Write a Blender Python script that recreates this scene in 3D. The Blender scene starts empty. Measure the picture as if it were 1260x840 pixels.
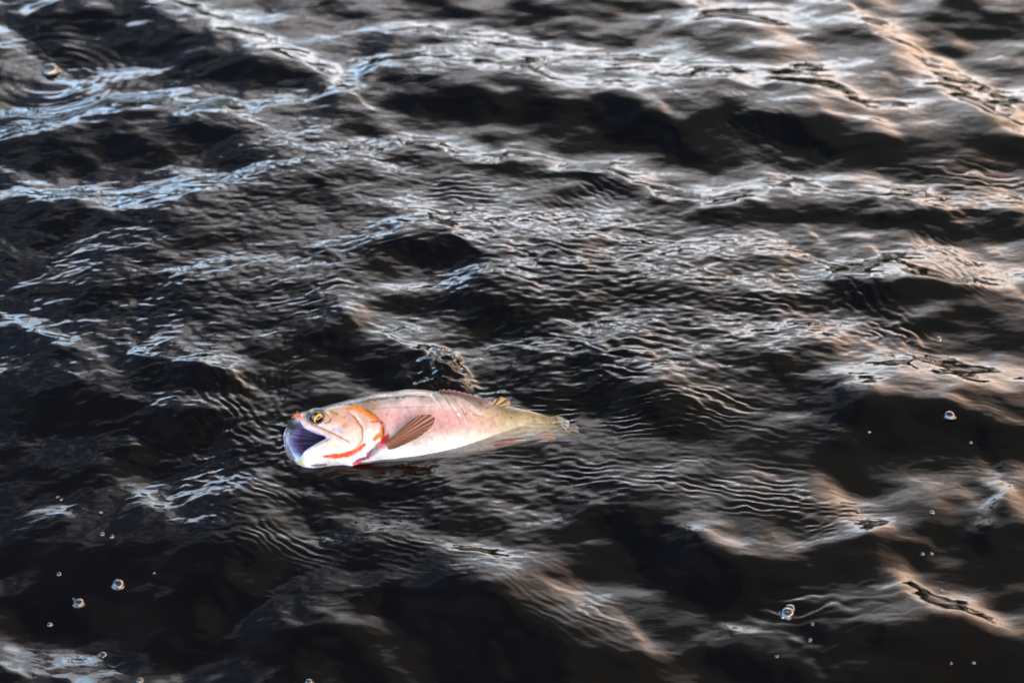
import bpy, bmesh, math, random
import numpy as np
from mathutils import Vector, Matrix

rad = math.radians
SC = bpy.context.scene
COL = SC.collection
random.seed(7)
RNG = np.random.default_rng(11)

# ------------------------------------------------------------------ camera
CAM_H, PITCH, LENS = 1.76, rad(36.0), 70.0
FPX = LENS / 36.0 * 1260.0          # the photograph's 1260 px width
cd = bpy.data.cameras.new('camera'); cam = bpy.data.objects.new('camera', cd); COL.objects.link(cam)
cd.lens = LENS; cd.sensor_width = 36.0; cd.clip_start = 0.05; cd.clip_end = 2000.0
cam.location = (0, 0, CAM_H); cam.rotation_euler = (math.pi / 2 - PITCH, 0, 0)
cd.dof.use_dof = True; cd.dof.focus_distance = 2.72; cd.dof.aperture_fstop = 4.5
SC.camera = cam

# ------------------------------------------------------------------ world: evening sky with broken cloud
SUN_EL, SUN_AZ = rad(36.0), rad(248.0)     # azimuth clockwise from +Y (behind the camera, a little to the left)
SKY_STRENGTH = 0.1
world = bpy.data.worlds.new('World'); SC.world = world; world.use_nodes = True
wt = world.node_tree; wt.nodes.clear()
def N(tree, typ, **kw):
    n = tree.nodes.new(typ)
    for k, v in kw.items(): setattr(n, k, v)
    return n
def ramp(tree, stops, interp='EASE'):
    n = N(tree, 'ShaderNodeValToRGB'); cr = n.color_ramp; cr.interpolation = interp
    while len(cr.elements) < len(stops): cr.elements.new(0.5)
    for e, (p, c) in zip(cr.elements, stops):
        e.position = p; e.color = (*c, 1) if len(c) == 3 else c
    return n
def math_n(tree, op, a, b=None, clamp=False):
    n = N(tree, 'ShaderNodeMath', operation=op, use_clamp=clamp)
    for i, v in enumerate((a, b)):
        if v is None: continue
        if isinstance(v, (int, float)): n.inputs[i].default_value = v
        else: tree.links.new(v, n.inputs[i])
    return n.outputs[0]
def mixc(tree, fac, a, b, blend='MIX'):
    n = N(tree, 'ShaderNodeMix', data_type='RGBA', blend_type=blend)
    for sock, v in ((n.inputs[0], fac), (n.inputs[6], a), (n.inputs[7], b)):
        if isinstance(v, (int, float)): sock.default_value = v
        elif isinstance(v, tuple): sock.default_value = (*v, 1)
        else: tree.links.new(v, sock)
    return n.outputs[2]
tc = N(wt, 'ShaderNodeTexCoord')
sky = N(wt, 'ShaderNodeTexSky', sky_type='NISHITA', sun_disc=False, sun_elevation=SUN_EL, sun_rotation=SUN_AZ)
sep = N(wt, 'ShaderNodeSeparateXYZ'); wt.links.new(tc.outputs['Generated'], sep.inputs[0])
zc = math_n(wt, 'MAXIMUM', sep.outputs[2], 0.0)
den = math_n(wt, 'ADD', zc, 0.22)
cmb = N(wt, 'ShaderNodeCombineXYZ')
wt.links.new(math_n(wt, 'DIVIDE', sep.outputs[0], den), cmb.inputs[0])
wt.links.new(math_n(wt, 'DIVIDE', sep.outputs[1], den), cmb.inputs[1])
n1 = N(wt, 'ShaderNodeTexNoise'); n1.inputs['Scale'].default_value = 1.5; n1.inputs['Detail'].default_value = 7; n1.inputs['Roughness'].default_value = 0.55
n2 = N(wt, 'ShaderNodeTexNoise'); n2.inputs['Scale'].default_value = 0.9; n2.inputs['Detail'].default_value = 4
off = N(wt, 'ShaderNodeVectorMath', operation='ADD'); off.inputs[1].default_value = (5.3, 2.1, 0.7)
wt.links.new(cmb.outputs[0], n1.inputs['Vector']); wt.links.new(cmb.outputs[0], off.inputs[0]); wt.links.new(off.outputs[0], n2.inputs['Vector'])
cover = ramp(wt, [(0.36, (0, 0, 0)), (0.54, (1, 1, 1))]); wt.links.new(math_n(wt, 'ADD', n1.outputs['Fac'], math_n(wt, 'MULTIPLY', sep.outputs[0], 0.30)), cover.inputs[0])
K = 1.0 / SKY_STRENGTH
def kc(r, g, b): return (r * K, g * K, b * K)
# cloud brightness falls with height (lit bases low over the far bank), hue drifts between peach and lilac
azr = ramp(wt, [(0.46, (0, 0, 0)), (0.64, (1, 1, 1))]); wt.links.new(math_n(wt, 'MULTIPLY_ADD', sep.outputs[0], 0.5), azr.inputs[0])
azr.inputs[0].links[0].from_node.inputs[2].default_value = 0.42
lowc = mixc(wt, ramp(wt, [(0.42, (0, 0, 0)), (0.60, (1, 1, 1))]).outputs[0], kc(9.0, 8.4, 8.5), kc(6.6, 8.2, 9.6))
rn = [n for n in wt.nodes if n.bl_idname == 'ShaderNodeValToRGB'][-1]; wt.links.new(n2.outputs['Fac'], rn.inputs[0])
lowc = mixc(wt, math_n(wt, 'MULTIPLY', azr.outputs[0], 0.8), lowc, kc(11.2, 7.0, 4.4))
el = ramp(wt, [(0.0, (0, 0, 0)), (0.28, (0.10, 0.10, 0.10)), (0.45, (0.50, 0.50, 0.50)), (0.60, (0.84, 0.84, 0.84)), (0.74, (1, 1, 1))]); wt.links.new(zc, el.inputs[0])
cloudc = mixc(wt, el.outputs[0], lowc, kc(0.38, 0.41, 0.41))
azl = ramp(wt, [(0.28, (0, 0, 0)), (0.42, (1, 1, 1))]); wt.links.new(azr.inputs[0].links[0].from_socket, azl.inputs[0])
hz = ramp(wt, [(0.0, (1, 1, 1)), (0.18, (0.85, 0.85, 0.85)), (0.36, (0, 0, 0))]); wt.links.new(zc, hz.inputs[0])
skyb = mixc(wt, hz.outputs[0], mixc(wt, 1.0, sky.outputs[0], (1.4, 1.4, 1.4), 'MULTIPLY'), mixc(wt, azl.outputs[0], kc(3.4, 6.8, 10.8), kc(7.6, 9.4, 10.4)))
skyc = mixc(wt, math_n(wt, 'MULTIPLY', cover.outputs[0], 0.92), skyb, cloudc)
bg = N(wt, 'ShaderNodeBackground'); bg.inputs[1].default_value = SKY_STRENGTH
wt.links.new(skyc, bg.inputs[0])
wo = N(wt, 'ShaderNodeOutputWorld'); wt.links.new(bg.outputs[0], wo.inputs[0])

# ------------------------------------------------------------------ sun and exposure
sd = bpy.data.lights.new('sun', 'SUN'); sun = bpy.data.objects.new('sun', sd); COL.objects.link(sun)
sd.energy = 2.4; sd.angle = rad(5.0); sd.color = (1.0, 0.93, 0.85)
sdir = Vector((math.sin(SUN_AZ) * math.cos(SUN_EL), math.cos(SUN_AZ) * math.cos(SUN_EL), math.sin(SUN_EL)))
sun.rotation_euler = sdir.to_track_quat('Z', 'Y').to_euler()
SC.view_settings.view_transform = 'Standard'; SC.view_settings.look = 'None'
SC.view_settings.exposure = 0.0; SC.view_settings.gamma = 1.0; SC.view_settings.use_curve_mapping = False
SC.render.engine = 'CYCLES'
cy = SC.cycles
cy.use_denoising = True; cy.use_adaptive_sampling = False; cy.denoising_prefilter = 'ACCURATE'; cy.max_bounces = 10; cy.transmission_bounces = 8; cy.glossy_bounces = 4
cy.transparent_max_bounces = 8; cy.sample_clamp_indirect = 6.0; cy.caustics_reflective = True; cy.caustics_refractive = True
cy.blur_glossy = 0.3

# ------------------------------------------------------------------ helpers
F_ = np.array((0, math.cos(PITCH), -math.sin(PITCH))); U_ = np.array((0, math.sin(PITCH), math.cos(PITCH))); R_ = np.array((1.0, 0, 0))
CAMP = np.array((0, 0, CAM_H))
def ray(px, py):
    return F_ + (px - 630.0) / FPX * R_ + (420.0 - py) / FPX * U_
def on_water(px, py, z=0.0):
    """where a photograph position lies on the water plane"""
    d = ray(px, py); t = (z - CAM_H) / d[2]
    return CAMP + t * d
def tag(o, label=None, cat=None, group=None, kind=None):
    if label: o['label'] = label
    if cat: o['category'] = cat
    if group: o['group'] = group
    if kind: o['kind'] = kind
    return o
def mesh_obj(name, verts, faces, mat=None, parent=None, smooth=True):
    me = bpy.data.meshes.new(name); me.from_pydata([tuple(v) for v in verts], [], [tuple(f) for f in faces]); me.update()
    if smooth: me.polygons.foreach_set('use_smooth', np.ones(len(me.polygons), dtype=bool))
    o = bpy.data.objects.new(name, me); COL.objects.link(o)
    if mat: me.materials.append(mat)
    if parent: o.parent = parent
    return o
def grid_mesh(name, P, mat=None, parent=None, closed_v=False):
    """P: (nu, nv, 3) array -> quad mesh, fast path"""
    nu, nv = P.shape[:2]
    me = bpy.data.meshes.new(name)
    me.vertices.add(nu * nv); me.vertices.foreach_set('co', np.ascontiguousarray(P, dtype=np.float32).ravel())
    iu = np.arange(nu - 1)[:, None]; nvv = nv if closed_v else nv - 1
    iv = np.arange(nvv)[None, :]; iv2 = (iv + 1) % nv
    q = np.stack([iu * nv + iv, iu * nv + iv2, (iu + 1) * nv + iv2, (iu + 1) * nv + iv], -1).reshape(-1, 4).astype(np.int32)
    nq = len(q)
    me.loops.add(nq * 4); me.loops.foreach_set('vertex_index', q.ravel())
    me.polygons.add(nq); me.polygons.foreach_set('loop_start', np.arange(nq, dtype=np.int32) * 4)
    me.polygons.foreach_set('use_smooth', np.ones(nq, dtype=bool))
    me.update(calc_edges=True); me.validate()
    o = bpy.data.objects.new(name, me); COL.objects.link(o)
    if mat: me.materials.append(mat)
    if parent: o.parent = parent
    return o
def new_mat(name):
    m = bpy.data.materials.new(name); m.use_nodes = True; t = m.node_tree; t.nodes.clear()
    return m, t, N(t, 'ShaderNodeOutputMaterial')
def sstep(a, b, x):
    t = np.clip((x - a) / (b - a), 0, 1); return t * t * (3 - 2 * t)

# ------------------------------------------------------------------ materials of the setting
m_water, t, out = new_mat('river_water')
gl = N(t, 'ShaderNodeBsdfGlass'); gl.inputs['IOR'].default_value = 1.333; gl.inputs['Roughness'].default_value = 0.0
gl.inputs['Color'].default_value = (1, 1, 1, 1)
geo = N(t, 'ShaderNodeNewGeometry')
mp = N(t, 'ShaderNodeMapping'); mp.inputs['Scale'].default_value = (0.55, 1.0, 1.0); t.links.new(geo.outputs['Position'], mp.inputs[0])
nb = N(t, 'ShaderNodeTexNoise'); nb.inputs['Scale'].default_value = 70; nb.inputs['Detail'].default_value = 3; nb.inputs['Distortion'].default_value = 0.6
t.links.new(mp.outputs[0], nb.inputs['Vector'])
bp = N(t, 'ShaderNodeBump'); bp.inputs['Strength'].default_value = 0.5; bp.inputs['Distance'].default_value = 0.0012
t.links.new(nb.outputs['Fac'], bp.inputs['Height']); t.links.new(bp.outputs[0], gl.inputs['Normal'])
va = N(t, 'ShaderNodeVolumeAbsorption'); va.inputs['Color'].default_value = (0.58, 0.52, 0.26, 1); va.inputs['Density'].default_value = 8.5
t.links.new(gl.outputs[0], out.inputs['Surface']); t.links.new(va.outputs[0], out.inputs['Volume'])

m_bed, t, out = new_mat('river_bed_silt')
pb = N(t, 'ShaderNodeBsdfPrincipled'); nz = N(t, 'ShaderNodeTexNoise'); nz.inputs['Scale'].default_value = 6; nz.inputs['Detail'].default_value = 8
rp = ramp(t, [(0.3, (0.10, 0.075, 0.045)), (0.7, (0.22, 0.17, 0.10))]); t.links.new(nz.outputs['Fac'], rp.inputs[0])
t.links.new(rp.outputs[0], pb.inputs['Base Color']); pb.inputs['Roughness'].default_value = 0.9; t.links.new(pb.outputs[0], out.inputs[0])

m_wood, t, out = new_mat('far_conifer_foliage')
pb = N(t, 'ShaderNodeBsdfPrincipled'); nz = N(t, 'ShaderNodeTexNoise'); nz.inputs['Scale'].default_value = 1.3; nz.inputs['Detail'].default_value = 6
rp = ramp(t, [(0.3, (0.010, 0.016, 0.007)), (0.7, (0.030, 0.042, 0.016))]); t.links.new(nz.outputs['Fac'], rp.inputs[0])
t.links.new(rp.outputs[0], pb.inputs['Base Color']); pb.inputs['Roughness'].default_value = 0.9; t.links.new(pb.outputs[0], out.inputs[0])

# ------------------------------------------------------------------ water surface
# fine patch round the fish, growing coarser out to the far bank
X0, X1, Y0, Y1, DX, DY = -1.22, 1.22, 1.50, 3.86, 0.0022, 0.0022
xs = np.arange(X0, X1, DX); ys = np.arange(Y0, Y1, DY)
nx, ny = len(xs), len(ys)
XX, YY = np.meshgrid(xs, ys, indexing='xy')          # (ny, nx)
# photograph position of each spot of still water (used to set waves out where they stand)
depth = YY * F_[1] - CAM_H * F_[2] * 1.0
depth = (YY - 0) * F_[1] + (0 - CAM_H) * F_[2]
PX = 630 + FPX * XX / depth
PY = 420 - FPX * ((YY) * U_[1] + (0 - CAM_H) * U_[2]) / depth
dep = np.arctan2(CAM_H, ys)[:, None]                  # how steeply one looks down on each row
HT = np.tan(dep / 2)                                  # slope at which the surface mirrors the horizon

def poly_dist(px, py, pts, side=False):
    """distance to a polyline and 0..1 run along it (with side: also whether the spot lies below the line)"""
    best = np.full(px.shape, 1e9); run = np.zeros(px.shape); low = np.zeros(px.shape)
    L = [0]
    for a, b in zip(pts[:-1], pts[1:]): L.append(L[-1] + math.dist(a, b))
    for i, (a, b) in enumerate(zip(pts[:-1], pts[1:])):
        ax, ay = a; dx, dy = b[0] - ax, b[1] - ay; l2 = dx * dx + dy * dy
        s = np.clip(((px - ax) * dx + (py - ay) * dy) / l2, 0, 1)
        d = np.hypot(px - ax - s * dx, py - ay - s * dy)
        m = d < best
        best[m] = d[m]; run[m] = ((L[i] + s * math.sqrt(l2)) / L[-1])[m]
        if side: low[m] = ((py - ay - s * dy) / (d + 2.0))[m]
    return (best, run, low) if side else (best, run)
def patch(pts, w):
    """row/column window of the fine grid that a stroke can touch"""
    y0 = min(p[1] for p in pts) - 3 * w; y1 = max(p[1] for p in pts) + 3 * w
    x0 = min(p[0] for p in pts) - 3 * w; x1 = max(p[0] for p in pts) + 3 * w
    rows = np.where((PY[:, 0] >= y0) & (PY[:, 0] <= y1))[0]
    if len(rows) == 0: return None
    r0, r1 = rows[0], rows[-1] + 1
    c = np.where(((PX[r0] <= x1) & (PX[r0] >= x0)) | ((PX[r1 - 1] <= x1) & (PX[r1 - 1] >= x0)))[0]
    if len(c) == 0: return None
    return slice(r0, r1), slice(c[0], c[-1] + 1)

# facing of the wave backs and fronts: (strength, half-width, points); +1 leans back until it mirrors the far bank
STROKES = [
 # broad gentle wave backs
 (0.32, 28, [(440, 40), (600, 60), (760, 75)]), (0.38, 28, [(850, 90), (960, 100), (1050, 120)]), (0.32, 28, [(900, 20), (1020, 30)]), (0.3, 26, [(1060, 130), (1200, 150)]), (0.3, 24, [(1100, 230), (1260, 255)]),
 (0.3, 24, [(1100, 330), (1250, 345)]), (0.32, 22, [(1080, 460), (1250, 470)]), (0.28, 20, [(280, 130), (420, 100)]), (0.28, 18, [(60, 245), (250, 240)]), (0.2, 26, [(60, 105), (180, 105)]),
 (0.25, 25, [(880, 640), (1080, 640)]), (0.25, 22, [(620, 710), (780, 780)]), (0.2, 20, [(440, 640), (600, 690)]), (0.25, 25, [(950, 740), (1080, 740)]), (0.25, 20, [(560, 260), (760, 265)]),
 (0.2, 28, [(600, 320), (840, 330)]), (0.25, 30, [(900, 400), (1040, 420)]), (0.2, 22, [(60, 600), (220, 625)]), (0.2, 24, [(20, 800), (180, 815)]),
 # upper left
 (0.75, 9, [(0, 40), (20, 48)]), (0.6, 6, [(0, 58), (60, 58)]), (0.7, 6, [(40, 14), (75, 7), (130, 2)]),
 (-1.05, 21, [(40, 34), (110, 26), (190, 34), (235, 54)]), (-0.8, 13, [(235, 82), (300, 82), (370, 92)]), (-0.5, 14, [(10, 100), (40, 105)]),
 (0.85, 9, [(195, 3), (240, 17), (285, 42), (335, 58), (400, 75), (430, 92)]), (0.5, 4, [(255, 38), (285, 46), (325, 56)]),
 (0.95, 9, [(0, 130), (60, 128), (130, 122), (190, 111)]), (0.85, 8, [(150, 138), (220, 133), (300, 136), (350, 126), (425, 116)]),
 (0.45, 4, [(0, 138), (60, 141), (110, 137), (140, 126), (182, 119)]), (0.45, 3.5, [(140, 140), (180, 129), (222, 134)]), (0.4, 3, [(240, 135), (285, 134)]),
 (0.8, 8, [(0, 172), (50, 168), (110, 152), (150, 142)]), (-0.9, 20, [(125, 165), (200, 168), (280, 180)]), (-0.7, 12, [(5, 195), (100, 205)]),
 (0.65, 7, [(290, 142), (335, 166), (385, 186), (425, 197)]), (0.8, 10, [(30, 240), (120, 252), (200, 240), (260, 226)]), (0.6, 8, [(260, 226), (310, 218), (375, 200)]),
 (-0.7, 14, [(0, 280), (100, 278), (220, 282)]), (-0.6, 11, [(290, 255), (400, 240)]), (-0.6, 10, [(310, 110), (400, 105)]),
 # top middle
 (-1.0, 13, [(410, 6), (500, 4), (600, 10), (720, 14), (810, 4)]), (0.75, 8, [(430, 20), (520, 30), (620, 38)]), (-0.7, 11, [(425, 56), (480, 50), (530, 47)]),
 (0.65, 10, [(410, 85), (500, 72), (600, 86), (680, 104), (760, 112), (840, 142)]), (0.6, 8, [(600, 58), (740, 66), (850, 92)]), (-0.7, 5, [(620, 28), (700, 38), (765, 48)]),
 (-1.05, 22, [(470, 118), (560, 122), (640, 132), (720, 142), (800, 158), (850, 165)]), (0.7, 8, [(415, 100), (450, 130), (485, 141)]),
 (0.45, 3, [(738, 68), (764, 68)]), (0.45, 4, [(790, 82), (822, 91)]), (-0.45, 8, [(420, 150), (520, 158), (600, 165)]),
 (1.3, 9, [(420, 182), (500, 177), (600, 181), (680, 188), (760, 205), (840, 226)]),
 (0.4, 3, [(430, 184), (470, 189)]), (0.4, 3, [(488, 176), (530, 180)]), (0.4, 3, [(542, 182), (580, 191)]), (0.35, 3, [(640, 190), (680, 191)]), (0.4, 3, [(720, 200), (772, 211)]), (0.45, 3.5, [(808, 228), (845, 233)]),
 (-0.8, 6, [(500, 193), (600, 203), (700, 206), (785, 226)]), (0.45, 8, [(500, 252), (600, 266), (700, 262)]), (-0.3, 10, [(560, 235), (700, 235)]),
 # upper right
 (0.6, 9, [(840, 85), (920, 101), (1010, 106)]), (0.55, 4, [(953, 100), (997, 104)]), (0.45, 3, [(895, 105), (927, 112)]),
 (0.5, 16, [(880, 20), (960, 25), (1020, 15)]), (-0.6, 11, [(850, 48), (900, 55), (965, 72)]), (-0.5, 12, [(1000, 45), (1080, 45)]), (-0.9, 22, [(1190, 15), (1260, 35)]), (-0.5, 12, [(1100, 30), (1190, 55)]),
 (0.9, 9, [(1050, 12), (1110, 50), (1160, 76), (1220, 110), (1262, 132)]), (0.9, 9, [(1145, 92), (1200, 138), (1262, 167)]),
 (0.55, 4.5, [(1135, 68), (1165, 89), (1222, 112)]), (0.6, 4, [(1173, 111), (1236, 149)]), (-0.5, 10, [(1090, 86), (1160, 108)]), (0.45, 9, [(1000, 90), (1040, 120), (1070, 160)]),
 (-1.05, 19, [(850, 140), (920, 155), (1000, 172), (1080, 185), (1180, 192), (1262, 190)]),
 (0.9, 8, [(850, 226), (910, 228), (960, 218), (1060, 236), (1110, 246)]), (0.45, 4, [(840, 233), (900, 235), (935, 239)]), (0.45, 3.5, [(950, 220), (992, 238)]), (0.4, 3, [(1003, 231), (1045, 243)]),
 (0.6, 14, [(1090, 225), (1150, 245), (1262, 258)]), (0.4, 8, [(900, 190), (980, 205)]), (-0.75, 11, [(850, 262), (1000, 268), (1120, 275), (1262, 282)]),
 # right middle
 (0.8, 9, [(860, 298), (930, 302), (1000, 318), (1060, 336), (1150, 348), (1262, 366)]), (0.5, 9, [(1010, 285), (1040, 310)]), (0.5, 14, [(1120, 312), (1190, 325), (1250, 345)]),
 (0.5, 4, [(930, 298), (970, 308), (1012, 318)]), (0.5, 3.5, [(1053, 322), (1100, 331), (1150, 343), (1195, 351)]),
 (-0.7, 9, [(1030, 358), (1120, 366), (1200, 368)]), (-0.9, 18, [(1070, 402), (1160, 405), (1262, 420)]), (0.55, 7, [(960, 395), (1010, 420), (1040, 450), (1075, 482)]),
 (0.85, 17, [(1075, 450), (1160, 450), (1262, 470)]), (0.45, 6, [(1095, 451), (1145, 455), (1168, 461)]), (0.35, 4, [(1180, 463), (1210, 468)]),
 (0.35, 12, [(1020, 500), (1090, 505)]), (0.4, 9, [(1150, 490), (1200, 495), (1262, 505)]), (-0.6, 10, [(950, 470), (1020, 484)]), (-1.0, 28, [(1060, 545), (1150, 525), (1262, 545)]),
 # middle
 (0.55, 6, [(420, 320), (470, 297), (540, 285), (600, 312)]), (-0.9, 17, [(425, 338), (500, 318), (580, 316)]), (0.6, 8, [(490, 348), (560, 348), (600, 337), (665, 342)]), (0.5, 8, [(420, 382), (460, 363), (510, 348)]),
 (0.75, 8, [(700, 290), (760, 295), (850, 302)]), (0.4, 3, [(742, 294), (797, 297)]), (-0.6, 14, [(590, 372), (700, 368), (640, 400)]), (0.6, 4, [(640, 402), (690, 401), (745, 418), (810, 405)]),
 (0.5, 5, [(600, 432), (670, 430)]), (0.5, 6, [(660, 447), (720, 438)]), (0.4, 9, [(680, 462), (780, 458), (850, 475)]), (-0.9, 13, [(640, 490), (740, 492), (850, 508)]),
 (0.6, 6, [(492, 412), (512, 432), (545, 448)]), (-0.6, 12, [(560, 425), (590, 410)]), (-0.7, 16, [(420, 455), (500, 468)]),
 (0.4, 10, [(230, 335), (320, 338), (410, 305)]), (0.45, 6, [(320, 422), (400, 400)]), (0.5, 6, [(0, 395), (50, 406), (100, 440), (150, 468)]), (0.5, 3, [(37, 411), (78, 421)]),
 (0.7, 6, [(130, 434), (170, 439), (250, 449), (300, 480), (345, 502)]), (0.4, 3, [(150, 437), (188, 441)]), (-0.7, 13, [(180, 465), (285, 485)]), (-0.8, 20, [(0, 490), (120, 505), (230, 530)]), (-0.6, 14, [(330, 445), (420, 440)]),
 (-0.4, 20, [(120, 370), (220, 375)]),
 (0.9, 8, [(528, 430), (548, 441), (563, 453)]), (-0.9, 9, [(528, 455), (548, 462)]), (0.7, 4, [(563, 460), (568, 474)]), (0.6, 5, [(515, 474), (535, 480)]),
 # bottom left
 (0.6, 7, [(30, 637), (88, 635)]), (0.6, 7, [(125, 606), (185, 606)]), (0.35, 10, [(185, 612), (255, 640)]), (-0.6, 22, [(40, 580), (200, 570)]), (-0.8, 26, [(30, 700), (150, 690), (260, 690)]), (-0.5, 24, [(180, 760), (280, 730)]),
 (0.55, 9, [(305, 742), (360, 760)]), (0.45, 7, [(380, 746), (425, 755)]), (0.6, 8, [(0, 800), (60, 815), (130, 836)]), (0.5, 4, [(15, 808), (42, 823)]), (0.4, 8, [(90, 800), (145, 806)]), (0.35, 8, [(220, 812), (330, 828)]),
 (-0.7, 16, [(230, 790), (340, 790), (420, 800)]), (-0.6, 16, [(380, 590), (470, 595), (560, 600)]),
 # bottom middle
 (0.7, 8, [(420, 628), (470, 650), (530, 670), (605, 686)]), (0.55, 6, [(545, 626), (620, 630), (695, 637)]), (0.45, 8, [(655, 606), (725, 614)]), (0.4, 8, [(700, 640), (760, 660)]),
 (0.4, 9, [(620, 702), (680, 722), (760, 762), (805, 800)]), (-0.8, 28, [(480, 745), (570, 760), (660, 800)]), (-0.8, 18, [(735, 650), (850, 688)]), (-0.6, 9, [(470, 632), (540, 648), (610, 652)]),
 (0.4, 9, [(440, 755), (490, 780)]), (0.35, 10, [(430, 810), (520, 835)]), (-0.5, 14, [(700, 800), (800, 830)]),
 (0.95, 6, [(1196, 560), (1214, 590), (1218, 620), (1210, 648)]), (0.6, 4.9, [(1223, 578), (1227, 620), (1224, 650)]), (0.8, 6, [(985, 793), (1000, 815), (1004, 842)]), (0.8, 6, [(1072, 812), (1045, 842)]),
 # bottom right
 (0.55, 8, [(850, 655), (900, 671), (980, 681), (1030, 671), (1085, 650)]), (0.4, 13, [(1050, 620), (1130, 610), (1165, 620)]), (-0.8, 13, [(960, 705), (1050, 692), (1130, 672)]), (-0.8, 20, [(1140, 668), (1262, 690)]),
 (1.0, 17, [(1132, 738), (1170, 752), (1205, 770), (1245, 775)]), (0.35, 6, [(1150, 742), (1185, 762)]), (0.6, 6, [(1120, 712), (1140, 722)]), (-1.0, 34, [(1050, 830), (1150, 815), (1262, 825)]),
 (0.45, 6, [(890, 762), (960, 775), (992, 790)]), (0.4, 4, [(915, 770), (940, 771)]), (-0.6, 14, [(860, 800), (960, 825)]), (-0.7, 16, [(860, 715), (950, 725)]), (0.5, 7, [(1000, 735), (1090, 725)]),
]
S = np.zeros((ny, nx))
wob = RNG.standard_normal((ny, nx))
def band_noise(lmin, lmax, aniso=1.0, seed=0, ang=0.0):
    """random field with wavelengths lmin..lmax metres, longer along x by aniso"""
    r = np.random.default_rng(seed)
    f = np.fft.rfft2(r.standard_normal((ny, nx)))
    ky = np.fft.fftfreq(ny, DY)[:, None]; kx = np.fft.rfftfreq(nx, DX)[None, :]
    c, s_ = math.cos(ang), math.sin(ang)
    kk = np.hypot((kx * c + ky * s_) * aniso, -kx * s_ + ky * c) + 1e-9
    lo, hi = 1 / lmax, 1 / lmin
    g = np.exp(-np.log(kk / math.sqrt(lo * hi)) ** 2 / (2 * (math.log(hi / lo) / 2.2) ** 2)) / kk ** 0.5
    g[0, 0] = 0
    h = np.fft.irfft2(f * g, s=(ny, nx))
    return h / h.std()
# gentle wander so that no crest is a drawn line
w1 = band_noise(0.06, 0.25, 1.5, 21); w2 = band_noise(0.06, 0.25, 1.5, 22)
w5 = np.clip(1 + 0.38 * band_noise(0.10, 0.35, 1.2, 25), 0.45, 1.9)
w3 = band_noise(0.02, 0.06, 1.5, 23); w4 = band_noise(0.02, 0.06, 1.8, 24)
PXW = PX + 7 * w1 + 2.5 * w3; PYW = PY + 4.0 * w2 + 1.6 * w4
for amp, w, pts in STROKES:
    win = patch(pts, 1.9 * w + 6)
    if win is None: continue
    d, run, low = poly_dist(PXW[win], PYW[win], pts, True); d = d * w5[win]
    k = float(sstep(520, 700, pts[0][1]))
    if w < 5: wide = 1.6                                        # short steep patches
    elif amp > 0: wide = 1.45 - 0.55 * low + 0.35 * k           # backs fade away from the crest, end sharply at it
    else: wide = 1.25 + 0.35 * low + 0.3 * k
    S[win] += (amp * (0.86 if amp > 0 and w >= 5 else 1) + (0.30 if w < 5 and amp > 0 else 0)) * (1 - 0.12 * k) * np.exp(-(d / (w * wide)) ** 2)
S = np.where(S > 0.6, 0.6 + 0.44 * np.tanh((S - 0.6) / 0.44), S); S = np.maximum(S, -1.3)
mod = np.clip(1 + 0.22 * band_noise(0.03, 0.12, 2.0, 31) + 0.2 * band_noise(0.15, 0.4, 1.0, 32), 0.2, 1.7)
mod = mod + (1 - mod) * sstep(0.6, 0.9, S)
slope = -S * mod * HT * 0.9
# integrate the facing into a height
ky = 2 * np.pi * np.fft.fftfreq(ny, DY)[:, None]; kx = 2 * np.pi * np.fft.rfftfreq(nx, DX)[None, :]
win_y = sstep(Y0, Y0 + 0.12, ys) * (1 - sstep(Y1 - 0.15, Y1, ys)); win_x = sstep(X0, X0 + 0.12, xs) * (1 - sstep(X1 - 0.12, X1, xs))
WIN = win_y[:, None] * win_x[None, :]
sh = np.fft.rfft2(slope * WIN)
Hh = -1j * ky * sh / (ky ** 2 + 0.30 * kx ** 2 + (2 * np.pi / 1.6) ** 2)
for _ in range(2):                                    # win back what the smoothing took
    got = np.fft.rfft2(np.fft.irfft2(1j * ky * Hh, s=(ny, nx)) * WIN)
    Hh += -1j * ky * (sh - got) / (ky ** 2 + 0.30 * kx ** 2 + (2 * np.pi / 1.6) ** 2)
Hf = np.fft.irfft2(Hh, s=(ny, nx))

# roughness maps: where small wavelets cover the swell
def blob(cx, cy, rx, ry): return np.exp(-((PX - cx) / rx) ** 2 - ((PY - cy) / ry) ** 2)
rough = 0.16 + 0.55 * blob(200, 360, 230, 110) + 0.9 * blob(700, 350, 190, 100) + 0.6 * blob(300, 560, 190, 90) + 0.5 * blob(640, 610, 160, 60) \
    + 0.6 * blob(950, 400, 130, 90) + 0.5 * blob(1180, 250, 100, 30) + 0.5 * blob(380, 200, 140, 60) + 0.6 * blob(740, 460, 120, 40)
rough *= 1 - 0.75 * blob(1150, 720, 200, 150) - 0.5 * blob(120, 60, 120, 60)
rough = np.clip(rough, 0.06, 1.3)
def add_noise(lmin, lmax, aniso, seed, sl, mask=1.0, ang=0.0):
    h = band_noise(lmin, lmax, aniso, seed, ang)
    gy = np.gradient(h, DY, axis=0).std()
    return h * (sl / gy) * mask
Hf += add_noise(0.10, 0.35, 1.6, 41, 0.045) * WIN
Hf += add_noise(0.035, 0.10, 1.7, 42, 0.05, 0.35 + 0.65 * rough, 0.15) * WIN
Hf += add_noise(0.014, 0.035, 1.45, 43, 0.082, rough, 0.1) * WIN
Hf += add_noise(0.008, 0.016, 2.0, 44, 0.05, rough) * WIN

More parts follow.
